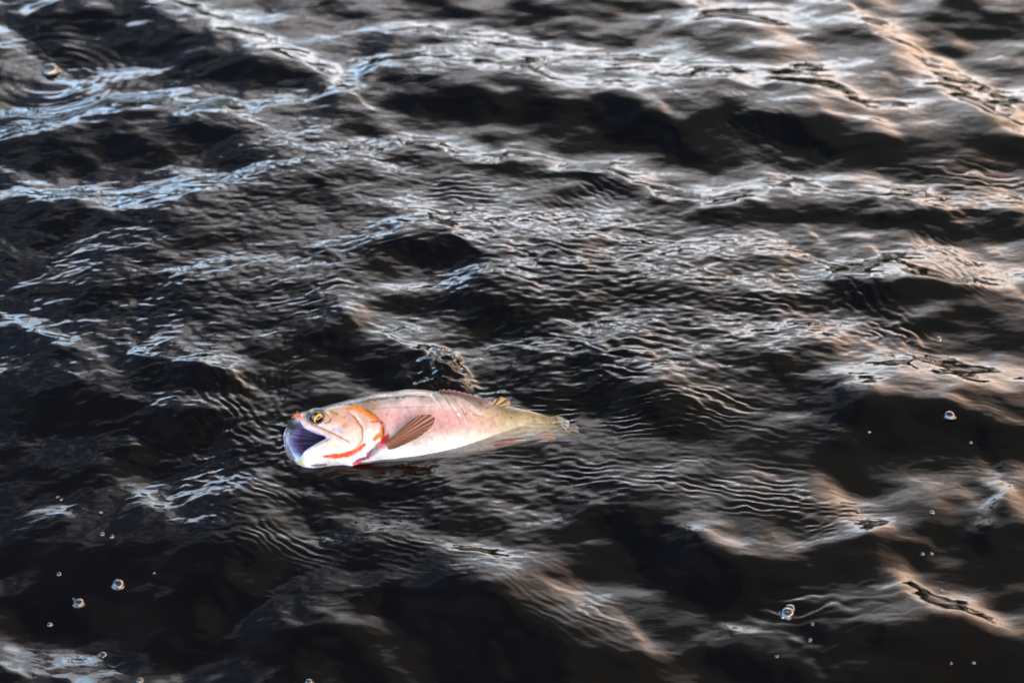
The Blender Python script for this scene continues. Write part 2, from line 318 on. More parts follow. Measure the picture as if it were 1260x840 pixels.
# capillary ripple trains: centre, radii, crest direction (px, down-right positive), spacing px, slope
TRAINS = [
 (540, 222, 95, 26, 2, 6.5, 0.16), (735, 243, 70, 28, 28, 7.5, 0.12), (740, 512, 120, 24, 4, 6.2, 0.20), (900, 515, 70, 32, 12, 7.5, 0.15), (930, 610, 100, 40, 8, 8, 0.16),
 (1000, 630, 50, 30, -20, 8, 0.10), (600, 582, 70, 20, -12, 9, 0.17), (540, 690, 70, 20, 12, 7, 0.17), (480, 625, 80, 14, 8, 5.5, 0.10), (780, 590, 80, 26, 6, 8.5, 0.15),
 (285, 525, 55, 45, 48, 11, 0.16), (330, 640, 90, 40, 26, 8, 0.12), (1190, 220, 80, 18, 6, 8, 0.14), (1080, 405, 55, 30, 38, 13, 0.16), (990, 740, 100, 30, 3, 14, 0.11),
 (690, 325, 110, 36, 4, 11, 0.12), (760, 440, 90, 40, 6, 11, 0.13), (110, 62, 75, 18, 8, 8, 0.06), (30, 152, 40, 14, 4, 5, 0.14), (1160, 315, 60, 18, 42, 8, 0.14),
 (610, 515, 60, 18, -4, 5.8, 0.26), (930, 150, 90, 30, 30, 8, 0.06), (665, 520, 60, 22, -2, 6.0, 0.32), (380, 360, 80, 40, -22, 9, 0.10), (470, 300, 80, 24, -14, 7, 0.10),
 (1180, 545, 90, 40, 8, 6, 0.05), (690, 740, 80, 30, 26, 9, 0.09), (330, 470, 60, 30, -60, 10, 0.08), (940, 350, 70, 30, 10, 9, 0.12), (640, 80, 180, 40, 5, 9, 0.06),
]
ph1 = band_noise(0.05, 0.2, 1.4, 51); ph2 = band_noise(0.02, 0.05, 1.4, 52)
for cx, cy, rx, ry, ang, lam, sl in TRAINS:
    a = rad(ang)
    u = (PX - cx) * math.cos(a) + (PY - cy) * math.sin(a); v = -(PX - cx) * math.sin(a) + (PY - cy) * math.cos(a)
    m = np.exp(-(u / rx) ** 2 - (v / ry) ** 2)
    ph = 2 * np.pi * (v + 0.0007 * u * u * (1 if ang >= 0 else -1)) / lam + 1.9 * ph1 + 0.8 * ph2
    mpp = 1.22e-3 / np.sin(dep)                       # metres of water per photograph pixel down the picture
    env = np.clip(0.75 + 0.5 * w1, 0.1, 1.6)
    Hf += m * env * 1.6 * sl * (lam * mpp / (2 * np.pi)) * (np.sin(ph) + 0.25 * np.sin(2 * ph + 0.6))

# rings spreading from the large floating bubble
bc = on_water(62, 87); rb_ = np.hypot(XX - bc[0], YY - bc[1])
Hf += 0.075 * (0.021 / (2 * np.pi)) * np.sin(2 * np.pi * rb_ / 0.021 + 0.5 * w1) * np.exp(-((rb_ - 0.11) / 0.07) ** 2)
# water settled to its level round the fish, splash behind the back
fishd, _ = poly_dist(PX, PY, [(372, 545), (440, 535), (520, 532), (600, 532), (690, 532)])
calm = np.exp(-(fishd / 75.0) ** 4)
lowH = np.fft.irfft2(np.fft.rfft2(Hf) * np.exp(-(np.hypot(kx, ky) * 0.035) ** 2), s=(ny, nx))
Hf = Hf - lowH * calm - (Hf - lowH) * 0.5 * np.exp(-(fishd / 48.0) ** 4) * (1 - sstep(560, 610, PX))
sp = blob(545, 457, 24, 22) + 0.8 * blob(525, 474, 26, 10) + 0.6 * blob(566, 472, 14, 13)
chop = add_noise(0.02, 0.06, 1.0, 61, 1.0) + 0.2 * add_noise(0.007, 0.016, 1.2, 64, 1.0)
Hf += sp * (0.009 + 0.42 * chop)
Hf += 0.5 * blob(600, 478, 50, 12) * add_noise(0.012, 0.03, 1.4, 62, 0.30) + blob(350, 540, 14, 40) * add_noise(0.012, 0.03, 1.0, 63, 0.2)

# graded rows and columns outside the fine patch
def grow(start, step, end, sign):
    r, x, s_ = [], start, step
    while (x < end if sign > 0 else x > end):
        s_ = min(s_ * 1.075, 3.0); x += sign * s_; r.append(x)
    return r
xl = grow(X0, DX, -70, -1)[::-1]; xr = grow(xs[-1], DX, 70, 1); yl = grow(Y0, DY, -60, -1)[::-1]; yr = grow(ys[-1], DY, 62, 1)
gx = np.array(xl + list(xs) + xr); gy = np.array(yl + list(ys) + yr)
GX, GY = np.meshgrid(gx, gy, indexing='xy')
GZ = np.zeros_like(GX)
i0, j0 = len(yl), len(xl)
outm = np.ones_like(GX); outm[i0:i0 + ny, j0:j0 + nx] = 1 - WIN
sx = np.abs(np.gradient(gx)); sy = np.abs(np.gradient(gy)); spac = np.maximum(sx[None, :], sy[:, None])
rr = np.random.default_rng(77)
edge = outm > 1e-4
ex, ey, es = GX[edge], GY[edge], spac[edge]; ez = np.zeros_like(ex)
for k in range(46):
    lam = 0.04 * (30 ** rr.random()); th = rr.normal(math.pi / 2, 0.55); sl = 0.055
    ez += np.exp(-(es * 4.5 / lam) ** 2) * sl * lam / (2 * np.pi) * np.sin(2 * np.pi / lam * (ex * math.cos(th) + ey * math.sin(th)) + rr.random() * 6.28)
GZ[edge] = ez * outm[edge]
GZ[i0:i0 + ny, j0:j0 + nx] += Hf
water = grid_mesh('water', np.stack([GX, GY, GZ], -1), m_water)
tag(water, 'dark rippled river water mirroring a broken evening sky', kind='structure')
def water_z(x, y):
    i = int(round((y - Y0) / DY)); j = int(round((x - X0) / DX))
    return float(Hf[min(max(i, 0), ny - 1), min(max(j, 0), nx - 1)])

# river bed
bx = np.linspace(-75, 75, 60); by = np.linspace(-65, 75, 60)
BX, BY = np.meshgrid(bx, by, indexing='xy')
BZ = -0.45 + 0.06 * np.sin(BX * 0.7) * np.cos(BY * 0.5 + 1)
bed = grid_mesh('river_bed', np.stack([BX, BY, BZ], -1), m_bed); tag(bed, 'brown silty river bed under deep water', kind='structure')

# far bank with its wood, seen only mirrored in the wave backs
r = np.random.default_rng(5)
vv, ff = [], []
for k in range(640):
    az = rad(-75 + 150 * r.random()); dist = 60 + 14 * r.random()
    h = 7.0 + 5.0 * r.random(); wd = h * (0.16 + 0.08 * r.random()); x, y = dist * math.sin(az), dist * math.cos(az); z = 0.4
    for lvl in range(4):
        zb = z + h * (0.08 + 0.22 * lvl); zt = z + h * (0.45 + 0.19 * lvl); rb = wd * (1.2 - 0.26 * lvl); b = len(vv)
        for s_ in range(7):
            a = s_ / 7 * 6.283 + lvl; q = rb * (0.8 + 0.4 * r.random()); vv.append((x + q * math.cos(a), y + q * math.sin(a), zb))
        vv.append((x, y, zt)); vv.append((x, y, zb + 0.1))
        for s_ in range(7): ff.append((b + s_, b + (s_ + 1) % 7, b + 7)); ff.append((b + (s_ + 1) % 7, b + s_, b + 8))
wood = mesh_obj('far_wood', vv, ff, m_wood, smooth=False); tag(wood, 'dark conifer wood along the far river bank', 'wood', kind='stuff')
P = []
for dist, z in ((56, -1.0), (59, 0.15), (62, 0.8), (76, 5.5), (140, 9.0)):
    P.append([(dist * math.sin(a), dist * math.cos(a), z + 0.2 * math.sin(7 * a + dist)) for a in np.linspace(rad(-80), rad(80), 90)])
bank = grid_mesh('far_bank', np.array(P), m_wood); tag(bank, 'low dark far river bank', kind='structure')
# ------------------------------------------------------------------ the trout
FS = 1.2e-3                                            # metres per photograph pixel at the fish
FA, FP = rad(58.0), rad(13.0)                          # flank turned up to the viewer, head lifted, tail sunk
fu = np.array((math.cos(FP), 0, -math.sin(FP)))
fn = np.array((0, -math.cos(FA), math.sin(FA))); fn = fn - fn.dot(fu) * fu; fn /= np.linalg.norm(fn)
fd = np.cross(fn, fu)
FQ = on_water(520, 530, 0.002)
def fish_pt(A):
    """(x, y, c): place on the fish's side plan and height c of its flank, all in pixels -> metres"""
    A = np.asarray(A, float)
    d = F_ + ((A[..., 0] - 630.0) / FPX)[..., None] * R_ + ((420.0 - A[..., 1]) / FPX)[..., None] * U_
    num = (FQ - CAMP).dot(fn) + A[..., 2] * FS
    return CAMP + (num / (d @ fn))[..., None] * d
def catmull(P, n_per):
    """P: (k, m, 3) rings -> dense rings; n_per: samples in each interval"""
    P = np.asarray(P, float); outp = []
    E = np.concatenate([2 * P[:1] - P[1:2], P, 2 * P[-1:] - P[-2:-1]])
    for i in range(len(P) - 1):
        p0, p1, p2, p3 = E[i:i + 4]; nn = n_per[i]
        for s in range(nn):
            t = s / nn
            outp.append(0.5 * (2 * p1 + (p2 - p0) * t + (2 * p0 - 5 * p1 + 4 * p2 - p3) * t * t + (3 * p1 - p0 - 3 * p2 + p3) * t ** 3))
    outp.append(P[-1]); return np.array(outp)
def loop_spline(pts, n):
    """closed Catmull-Rom through pts at even angles, n samples"""
    P = np.asarray(pts, float); k = len(P); u = np.arange(n) / n * k; i = u.astype(int); t = (u - i)[:, None]
    p0, p1, p2, p3 = P[(i - 1) % k], P[i % k], P[(i + 1) % k], P[(i + 2) % k]
    return 0.5 * (2 * p1 + (p2 - p0) * t + (2 * p0 - 5 * p1 + 4 * p2 - p3) * t * t + (3 * p1 - p0 - 3 * p2 + p3) * t ** 3)
NTH = 300
TH = np.arange(NTH) / NTH * 2 * np.pi
def ring4(T, Nn, B, Fr, e=1.0):
    T, Nn, B, Fr = map(np.array, (T, Nn, B, Fr)); O = (np.array(Nn) + np.array(Fr)) / 2.0
    c, s = np.cos(TH), np.sin(TH)
    cc = np.sign(c) * np.abs(c) ** e; ss = np.sign(s) * np.abs(s) ** e
    return O + np.maximum(cc, 0)[:, None] * (T - O) + np.maximum(-cc, 0)[:, None] * (B - O) + np.maximum(ss, 0)[:, None] * (Nn - O) + np.maximum(-ss, 0)[:, None] * (Fr - O)
BODY = [  # x, top, bottom, half thickness
 (702, 526, 531, 1.0), (696, 518, 541, 3.0), (688, 514, 545, 5.5), (675, 511, 547, 8.0), (650, 504.5, 551, 10.5), (620, 497, 558, 15), (590, 489.5, 566, 20.5),
 (560, 483.5, 571, 25), (530, 480, 573, 28), (500, 479.5, 573, 28.5), (475, 482, 573, 28), (455, 485, 574.5, 28)]
rings, seg = [], []
for x, tp, bt, w in BODY: rings.append(ring4((x, tp, 0), (x, (tp + bt) / 2 + 1, w), (x, bt, 0), (x, (tp + bt) / 2, -w), 0.93))
rings.append(ring4((435, 490, 0), (436, 533, 27.5), (435, 576, 0), (433, 533, -27)))
rings.append(ring4((410, 497.5, 2), (421, 536, 27.5), (410, 577.5, 1), (400, 534, -28)))
rings.append(ring4((390, 503.5, 4), (412, 537.5, 29), (386, 577.5, 3), (370, 535, -29)))
rings.append(ring4((375, 508, 6), (408.5, 538, 30), (371, 574, 5), (354, 536, -28.5)))
LIP = [(367, 514, 7), (375, 524.5, 20), (391, 531.5, 27), (406, 538, 30), (392, 546.5, 28), (376, 557, 20), (366.5, 567.5, 7), (357, 560, -8), (350.5, 549, -20), (349, 537, -26), (352.5, 526, -22), (359, 518, -9)]
lip = loop_spline(LIP, NTH); rings.append(lip)
lc = lip.mean(0); thr = np.array((428, 543, -2.0))
rings.append(lip + 0.05 * (lc - lip) + np.array((1.0, 0, 0)))
rings.append(lip + 0.16 * (lc - lip) + 0.03 * (thr - lip))
for f, g in ((0.30, 0.16), (0.58, 0.2), (0.84, 0.1), (0.99, 0.0)): rings.append(lip + g * (lc - lip) * (1 - f) + f * (thr - lip))
for a, b in zip(rings[:-1], rings[1:]): seg.append(max(3, int(np.abs(b - a).max() / 0.62)))
G = catmull(rings, seg)                                # (nu, NTH, 3) in plan pixels
NLIP = sum(seg[:len(BODY) + 4]); nu = len(G)
tail_cap = G[:1].mean(1, keepdims=True) + np.array((0.3, 0, 0)); G = np.concatenate([np.repeat(tail_cap, NTH, 1), G]); NLIP += 1; nu += 1
gx_, gy_, gc_ = G[..., 0], G[..., 1], G[..., 2]
inside = (np.arange(nu) > NLIP)[:, None] * np.ones((1, NTH), bool)
near = (gc_ > -2) & ~inside
def pl(pts, x=None, y=None):
    return poly_dist(gx_ if x is None else x, gy_ if y is None else y, pts)
def bump_line(pts, w, taper=True):
    d, r = pl(pts); e = np.exp(-(d / w) ** 2)
    return e * (np.sin(np.pi * np.clip(r, 0.03, 0.97)) ** 0.4 if taper else 1)
# relief (pixels, outwards)
OPER = [(424, 500), (446, 504), (460, 513), (468.5, 524), (471, 536), (467, 548), (457, 559), (440, 568), (420, 574)]
d_op, r_op = pl(OPER)
inside_op = np.zeros_like(gx_, bool)
oy = [p[1] for p in OPER]; ox = [p[0] for p in OPER]
lim = np.interp(gy_, oy, ox); inside_op = (gx_ < lim)
rel = np.where(inside_op, 2.6 * np.exp(-d_op / 9.0), -1.7 * np.exp(-(d_op / 3.2) ** 2))
rel *= sstep(0, 0.12, r_op) * (1 - sstep(0.9, 1.0, r_op))
rel += 1.9 * bump_line([(373, 521.5), (392, 529.5), (408, 536.5), (428, 547)], 3.2) - 1.3 * bump_line([(376, 517.5), (395, 525), (412, 532), (430, 542)], 2.2)
rel += -1.2 * bump_line([(428, 508), (438, 514), (446, 526), (446, 540), (436, 552)], 2.0) + 0.9 * bump_line([(423, 510), (433, 517), (440, 527), (440, 540), (430, 550)], 4)
rel += 1.0 * bump_line([(378, 509), (386, 504.5), (398, 505.5), (405, 511)], 2.6) - 1.0 * bump_line([(400, 562), (418, 561), (434, 557), (449, 547)], 1.8) - 1.2 * bump_line([(435, 567.5), (451, 562.5), (459, 553)], 1.6)
for pts in ([(548, 484), (560, 498), (569, 512), (571, 522)], [(556, 485), (572, 500), (580, 515)], [(566, 489), (584, 503), (596, 510)], [(536, 483), (545, 492), (551, 502)]):
    rel += 1.1 * bump_line(pts, 2.6) - 0.9 * bump_line([(x - 4, y + 2) for x, y in pts], 2.0)
rel += -0.5 * bump_line([(440, 503.5), (480, 500.5), (530, 500), (600, 512), (680, 526)], 1.3)
dE = np.hypot(gx_ - 389.5, (gy_ - 513) * 1.1)
rel += np.where(dE < 14, 0.5 * np.exp(-((dE - 10.5) / 2.0) ** 2) - 2.2 * np.exp(-(dE / 8.0) ** 4), 0)
r2 = np.random.default_rng(3)
lump = np.zeros_like(gx_)
for k in range(26):
    a, f = r2.random() * 6.28, 0.05 + 0.28 * r2.random(); lump += np.sin(f * (gx_ * math.cos(a) + gy_ * math.sin(a)) + r2.random() * 6.28) / (1 + 14 * f)
fold = np.where(inside, 0.7 * np.sin(TH * 11 + 1.3 * np.sin(3 * TH))[None, :] + 0.5 * np.sin(TH * 23)[None, :], 0) * sstep(NLIP + 8, NLIP + 30, np.arange(nu))[:, None]
rel = np.where(near, 1.8 * rel, 0) - fold + 0.35 * lump * (~inside)
P3 = fish_pt(G)
du = np.gradient(P3, axis=0); dv = np.roll(P3, -1, 1) - np.roll(P3, 1, 1)
nn = np.cross(du, dv); nn /= np.linalg.norm(nn, axis=-1, keepdims=True) + 1e-12
mid = P3[:NLIP].mean(1, keepdims=True)
if (nn[:NLIP] * (P3[:NLIP] - mid)).sum() < 0: nn = -nn
P3 = P3 + nn * (rel * FS)[..., None]
# colours of the skin, with some shade and sheen painted in
def lin(r, g, b): return np.array((r, g, b), float)
tops = np.interp(gx_, [367, 375, 390, 410, 435, 455, 475, 500, 530, 560, 590, 620, 650, 675, 702], [514, 508, 503.5, 497.5, 490, 485, 482, 479.5, 480, 483.5, 489.5, 497, 504.5, 511, 526])
bots = np.interp(gx_, [366, 371, 386, 435, 500, 530, 560, 590, 620, 650, 675, 702], [567, 574, 577.5, 576, 573, 573, 571, 566, 558, 551, 547, 531])
v = np.clip((gy_ - tops) / (bots - tops + 1e-6), 0, 1) + 0.02 * lump
def ladder(v, stops):
    return np.stack([np.interp(v, [s[0] for s in stops], [s[1][i] for s in stops]) for i in range(3)], -1)
bodyc = ladder(v, [(0, (.20, .19, .16)), (.04, (.46, .43, .42)), (.10, (.42, .38, .38)), (.17, (.72, .60, .62)), (.34, (.72, .41, .43)), (.50, (.72, .50, .50)), (.63, (.75, .70, .70)), (.75, (.79, .80, .84)), (1, (.74, .79, .88))])  # greyish band just under the back's edge paints in a wet sheen
tailc = ladder(v, [(0, (.13, .12, .06)), (.08, (.26, .22, .12)), (.22, (.48, .40, .22)), (.42, (.62, .58, .40)), (.6, (.72, .72, .62)), (.75, (.78, .80, .76)), (1, (.72, .70, .66))])
headc = ladder(v, [(0, (.12, .11, .08)), (.05, (.34, .28, .20)), (.14, (.66, .42, .30)), (.32, (.70, .42, .33)), (.46, (.74, .55, .45)), (.6, (.80, .76, .73)), (.72, (.83, .84, .87)), (1, (.70, .74, .82))])
wt_ = sstep(560, 625, gx_ + 4 * lump)[..., None]; wh = (1 - sstep(455, 478, gx_))[..., None]
colr = bodyc * (1 - wt_) + tailc * wt_
colr = colr * (1 - wh) + headc * wh
edgy = np.zeros_like(gx_)
for k in range(30):
    a, f = r2.random() * 6.28, 0.3 + 0.9 * r2.random(); edgy += np.sin(f * (gx_ * math.cos(a) + gy_ * math.sin(a)) + r2.random() * 6.28) / 3.9
def paint(pts, w, c, op=1.0, side=near, soft=1.6, brk=0.0):
    global colr
    d, r = pl(pts); d = d + 0.11 * w * edgy; ww = w * (0.35 + 0.65 * np.sin(np.pi * np.clip(r, 0.04, 0.96)) ** 0.6)
    m = op * np.clip((ww * soft - d) / (ww * (soft - 0.55) + 1e-6), 0, 1) * side
    if brk: m = m * (sstep(-0.5, 0.4, np.sin(r * brk + 3.5 * lump) + 0.6 * np.sin(2.7 * r * brk)))
    m = m[..., None]; colr = colr * (1 - m) + np.array(c) * m
def dab(x, y, rx, ry, c, op=1.0, side=near):
    global colr
    m = (op * np.exp(-(((gx_ - x) / rx) ** 2 + ((gy_ - y) / ry) ** 2) ** 1.5) * side)[..., None]; colr = colr * (1 - m) + np.array(c) * m
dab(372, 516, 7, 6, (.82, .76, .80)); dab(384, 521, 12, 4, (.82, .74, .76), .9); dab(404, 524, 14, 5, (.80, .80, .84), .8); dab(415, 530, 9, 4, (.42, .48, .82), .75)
dab(440, 538, 13, 12, (.80, .70, .58), .7); dab(424, 524, 5, 3, (.40, .28, .16), .5); dab(413, 512, 3, 2, (.32, .26, .20), .5)
dab(381, 512, 7, 8, (.05, .055, .06), .95); dab(389.5, 513, 9.5, 8, (.035, .035, .035), 1.0); paint([(381, 506), (390, 503.5), (399, 506)], 2.2, (.10, .10, .10), .9)
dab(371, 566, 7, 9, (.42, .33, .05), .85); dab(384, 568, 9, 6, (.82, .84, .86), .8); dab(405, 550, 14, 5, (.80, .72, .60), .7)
paint([(384, 571.5), (402, 572.5)], 1.8, (.08, .07, .14), .85)
paint([(378, 519.5), (396, 527), (413, 534.5), (429, 544)], 1.0, (.30, .20, .15), .85); paint([(376, 524), (394, 531), (409, 538.5), (427, 548)], 2.2, (.80, .56, .56), .8)
paint([(381, 551), (394, 546), (407, 540)], 1.3, (.36, .30, .18), .7)
paint([(399, 521), (405, 519), (408, 515)], 1.3, (.22, .16, .10), .8); paint([(403, 505.5), (409, 506.5), (415, 510)], 2.2, (.40, .24, .02), .95)
paint([(404, 500.5), (425, 497), (450, 492.5), (480, 489), (522, 487.5)], 1.8, (.045, .045, .04), .9, brk=24)
paint([(452, 492), (480, 488.5), (505, 487.2), (530, 488)], 1.1, (.07, .065, .06), .8)
paint([(404, 500), (420, 498), (445, 493)], 1.0, (.06, .06, .05), .8)
paint([(415, 503), (440, 503.5), (480, 500.5), (530, 500)], .9, (.30, .25, .22), .5)
paint([(418, 499), (440, 494), (470, 485), (510, 482)], 1.3, (.14, .13, .12), .6, brk=30)
paint([(428, 503.5), (440, 503.5), (449, 507.5), (455, 512), (462, 516)], 3.0, (.86, .24, .012)); paint([(455, 520), (463, 519.5), (471, 519.5)], 1.6, (.80, .14, .03))
paint([(470.5, 527), (468.5, 535), (461, 541)], 3.4, (.84, .20, .010)); paint([(471, 533), (468, 543), (461, 552), (452, 557)], 2.0, (.26, .11, .03), .9)
paint([(434, 511), (440, 517), (445, 525)], 2.6, (.72, .22, .18), .65); paint([(431, 506), (440, 512), (447, 522)], 1.6, (.80, .66, .60), .5)
paint([(472, 530), (471, 538), (467, 548), (457, 559.5), (441, 568.5)], 1.5, (.12, .05, .06), .8)  # painted shadow line along the gill cover's margin
paint([(428, 508), (438, 514), (446, 526), (446.5, 540), (437, 551)], 1.0, (.50, .22, .18), .5)
paint([(449.5, 546.5), (434, 556.5), (418, 561), (399, 562)], 3.0, (.86, .085, .008))
paint([(459, 553), (451, 562), (434, 568)], 2.6, (.10, .04, .12)); paint([(455, 559), (449, 564), (435, 568.5)], 1.6, (.62, .02, .07))
paint([(478, 535), (473, 541), (467, 546)], 3.6, (.78, .045, .05)); dab(470, 549, 6, 4, (.70, .22, .34), .7)
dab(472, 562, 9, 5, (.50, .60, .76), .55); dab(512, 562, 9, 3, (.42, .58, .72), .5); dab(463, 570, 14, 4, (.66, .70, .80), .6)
for x, y, r in [(474, 507.5, 1.7), (490, 525, 1.2), (489, 498, 1.1), (505, 512, 1.0), (547, 508, 1.0), (423, 513, 1.2), (577, 497, 1.3), (602, 503, 1.6), (612, 508, 1.4), (625, 506, 1.7), (634, 512, 1.5), (641, 508, 1.4), (648, 516, 1.6), (657, 513, 1.5), (664, 518, 1.6), (672, 516, 1.5), (680, 521, 1.5), (590, 495, 1.2)]:
    dab(x + 3 * r2.standard_normal(), y + 1.5 * r2.standard_normal(), r * (.6 + .5 * r2.random()), r * (.6 + .5 * r2.random()), (.06, .055, .035), .65, ~inside)
for pts in ([(548, 486), (560, 498), (569, 512), (571, 522)], [(556, 485), (572, 500), (580, 515)]): paint(pts, 2.0, (.55, .34, .24), .5)
# dark far lip rim, pale lilac lining, mouth shade painted in darker towards the throat
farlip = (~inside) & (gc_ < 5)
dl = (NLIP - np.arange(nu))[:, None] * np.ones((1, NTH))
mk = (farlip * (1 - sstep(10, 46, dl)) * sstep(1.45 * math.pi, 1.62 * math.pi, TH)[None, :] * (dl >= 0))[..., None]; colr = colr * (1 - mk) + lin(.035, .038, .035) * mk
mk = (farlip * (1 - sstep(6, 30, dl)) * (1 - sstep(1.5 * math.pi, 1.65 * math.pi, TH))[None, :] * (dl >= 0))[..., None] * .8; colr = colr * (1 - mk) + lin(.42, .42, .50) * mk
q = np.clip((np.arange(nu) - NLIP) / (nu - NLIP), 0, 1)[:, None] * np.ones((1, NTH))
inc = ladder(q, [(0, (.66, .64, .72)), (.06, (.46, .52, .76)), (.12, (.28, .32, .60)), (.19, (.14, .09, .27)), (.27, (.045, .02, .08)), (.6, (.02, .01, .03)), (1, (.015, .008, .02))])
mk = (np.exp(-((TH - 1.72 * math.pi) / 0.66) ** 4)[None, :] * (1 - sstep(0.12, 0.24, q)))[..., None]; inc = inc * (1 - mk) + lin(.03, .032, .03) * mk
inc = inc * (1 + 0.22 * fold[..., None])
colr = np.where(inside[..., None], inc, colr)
colr = np.clip(0.65 * colr * (1 + 0.05 * lump[..., None] + 0.06 * edgy[..., None]), 0.005, 0.80)

m_skin, t, out = new_mat('wet_trout_skin')
at_ = N(t, 'ShaderNodeAttribute', attribute_name='skin'); pb = N(t, 'ShaderNodeBsdfPrincipled')
tcx = N(t, 'ShaderNodeTexCoord'); vz = N(t, 'ShaderNodeTexVoronoi'); vz.inputs['Scale'].default_value = 420
t.links.new(tcx.outputs['Object'], vz.inputs['Vector'])
nz = N(t, 'ShaderNodeTexNoise'); nz.inputs['Scale'].default_value = 160; nz.inputs['Detail'].default_value = 4; t.links.new(tcx.outputs['Object'], nz.inputs['Vector'])
mx = mixc(t, 0.22, at_.outputs['Color'], mixc(t, 1.0, at_.outputs['Color'], nz.outputs['Fac'], 'MULTIPLY'))
t.links.new(mx, pb.inputs['Base Color'])
bp = N(t, 'ShaderNodeBump'); bp.inputs['Strength'].default_value = 0.35; bp.inputs['Distance'].default_value = 0.0006
t.links.new(vz.outputs['Distance'], bp.inputs['Height']); t.links.new(bp.outputs[0], pb.inputs['Normal'])
pb.inputs['Roughness'].default_value = 0.30; pb.inputs['Coat Weight'].default_value = 0.40; pb.inputs['Coat Roughness'].default_value = 0.04;
nc = N(t, 'ShaderNodeTexNoise'); nc.inputs['Scale'].default_value = 75; nc.inputs['Detail'].default_value = 3; t.links.new(tcx.outputs['Object'], nc.inputs['Vector'])
bc2 = N(t, 'ShaderNodeBump'); bc2.inputs['Strength'].default_value = 0.7; bc2.inputs['Distance'].default_value = 0.002; t.links.new(nc.outputs['Fac'], bc2.inputs['Height']); t.links.new(bc2.outputs[0], pb.inputs['Coat Normal'])
pb.inputs['Specular IOR Level'].default_value = 0.28
t.links.new(pb.outputs[0], out.inputs[0])
def set_attr(o, name, C):
    a = o.data.attributes.new(name, 'FLOAT_COLOR', 'POINT'); C = C.reshape(-1, 3)
    a.data.foreach_set('color', np.concatenate([C, np.ones((len(C), 1))], 1).astype(np.float32).ravel())
base = on_water(520, 535)
trout = bpy.data.objects.new('trout', None); COL.objects.link(trout); trout.location = tuple(base); trout.empty_display_size = 0.1
tag(trout, 'gasping pink-flanked trout with orange gill slashes lying at the water surface', 'fish')
org = np.array(trout.location)
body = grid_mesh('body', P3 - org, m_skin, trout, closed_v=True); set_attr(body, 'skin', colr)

def flank_c(x, y):
    m = near & (gc_ > 0); d = np.where(m, np.hypot(gx_ - x, gy_ - y), 1e9); i = np.unravel_index(d.argmin(), d.shape)
    return gc_[i]
# fins -----------------------------------------------------------------
m_fin, t, out = new_mat('fin_membrane')
at_ = N(t, 'ShaderNodeAttribute', attribute_name='skin'); pb = N(t, 'ShaderNodeBsdfPrincipled'); t.links.new(at_.outputs['Color'], pb.inputs['Base Color'])
pb.inputs['Roughness'].default_value = 0.3; pb.inputs['Coat Weight'].default_value = 0.5
tr = N(t, 'ShaderNodeBsdfTranslucent'); t.links.new(at_.outputs['Color'], tr.inputs[0])
ms = N(t, 'ShaderNodeMixShader'); ms.inputs[0].default_value = 0.25; t.links.new(pb.outputs[0], ms.inputs[1]); t.links.new(tr.outputs[0], ms.inputs[2]); t.links.new(ms.outputs[0], out.inputs[0])
def resample(pts, n):
    pts = np.asarray(pts, float); L = np.r_[0, np.cumsum(np.linalg.norm(np.diff(pts[:, :2], axis=0), axis=1))]
    s = np.linspace(0, L[-1], n); return np.stack([np.interp(s, L, pts[:, i]) for i in range(pts.shape[1])], -1)
def fin(name, base_pts, outer_pts, rays, c_in, c_out, thick=0.9, bow=0.0, ns=72, nr=26, label=None):
    """base and outer edge in (x, y, c); rays run from base to edge"""
    A, B = resample(base_pts, ns), resample(outer_pts, ns)
    for _ in range(2): B[1:-1] = (B[:-2] + 2 * B[1:-1] + B[2:]) / 4
    rr_ = np.linspace(0, 1, nr)[:, None, None]; s = np.linspace(0, 1, ns)
    Gm = A[None] * (1 - rr_) + B[None] * rr_
    Gm[..., 2] += bow * np.sin(np.pi * rr_[..., 0]) + 0.8 * np.cos(2 * np.pi * rays * s)[None, :] * rr_[..., 0] ** 0.5
    Gm[..., 1] += 0.5 * np.sin(2 * np.pi * rays * s)[None, :] * (rr_[..., 0] > 0.85)
    th_ = thick * (1 - 0.75 * rr_[..., 0]) * np.ones((1, ns)) * (np.minimum(s, 1 - s)[None, :] > 0.001)
    top = Gm.copy(); top[..., 2] += th_ / 2; bot = Gm.copy(); bot[..., 2] -= th_ / 2
    loopg = np.concatenate([top, bot[:, ::-1]], 1)
    rayc = 0.5 + 0.8 * np.cos(2 * np.pi * rays * s); k = np.linspace(0, 1, nr)[:, None]
    m = (0.45 + 0.55 * rayc)[None, :, None]
    C = (np.array(c_in)[None, None] * (1 - k[..., None]) + np.array(c_out)[None, None] * k[..., None]) * m
    C = np.concatenate([C, C[:, ::-1]], 1)
    o = grid_mesh(name, fish_pt(loopg) - org, m_fin, trout, closed_v=True); set_attr(o, 'skin', np.clip(C, 0.004, 0.8))
    if label: o['label'] = label
    return o
cb = flank_c(476, 547)
fin('pectoral_fin', [(473, 545, cb + 1), (476, 548.5, cb + 1), (478, 553, cb)],
    [(480, 541, cb + 3), (493, 528, cb + 8), (506, 516, cb + 12), (516, 510.5, cb + 14), (527, 509.5, cb + 14), (534.5, 512, cb + 13), (535.5, 517, cb + 12), (531, 525, cb + 9), (517, 537, cb + 6), (500, 545.5, cb + 4), (485, 552, cb + 2)],
    17, (.26, .09, .03), (.17, .065, .055), thick=1.8, bow=3)
fin('pectoral_fin', [(468, 568, -8), (478, 571, -8), (488, 572, -8)], [(472, 574, -12), (477, 583, -16), (486, 586, -18), (506, 586, -18), (521, 578, -14), (516, 572, -10)], 11, (.10, .05, .02), (.10, .055, .025), thick=1.6)
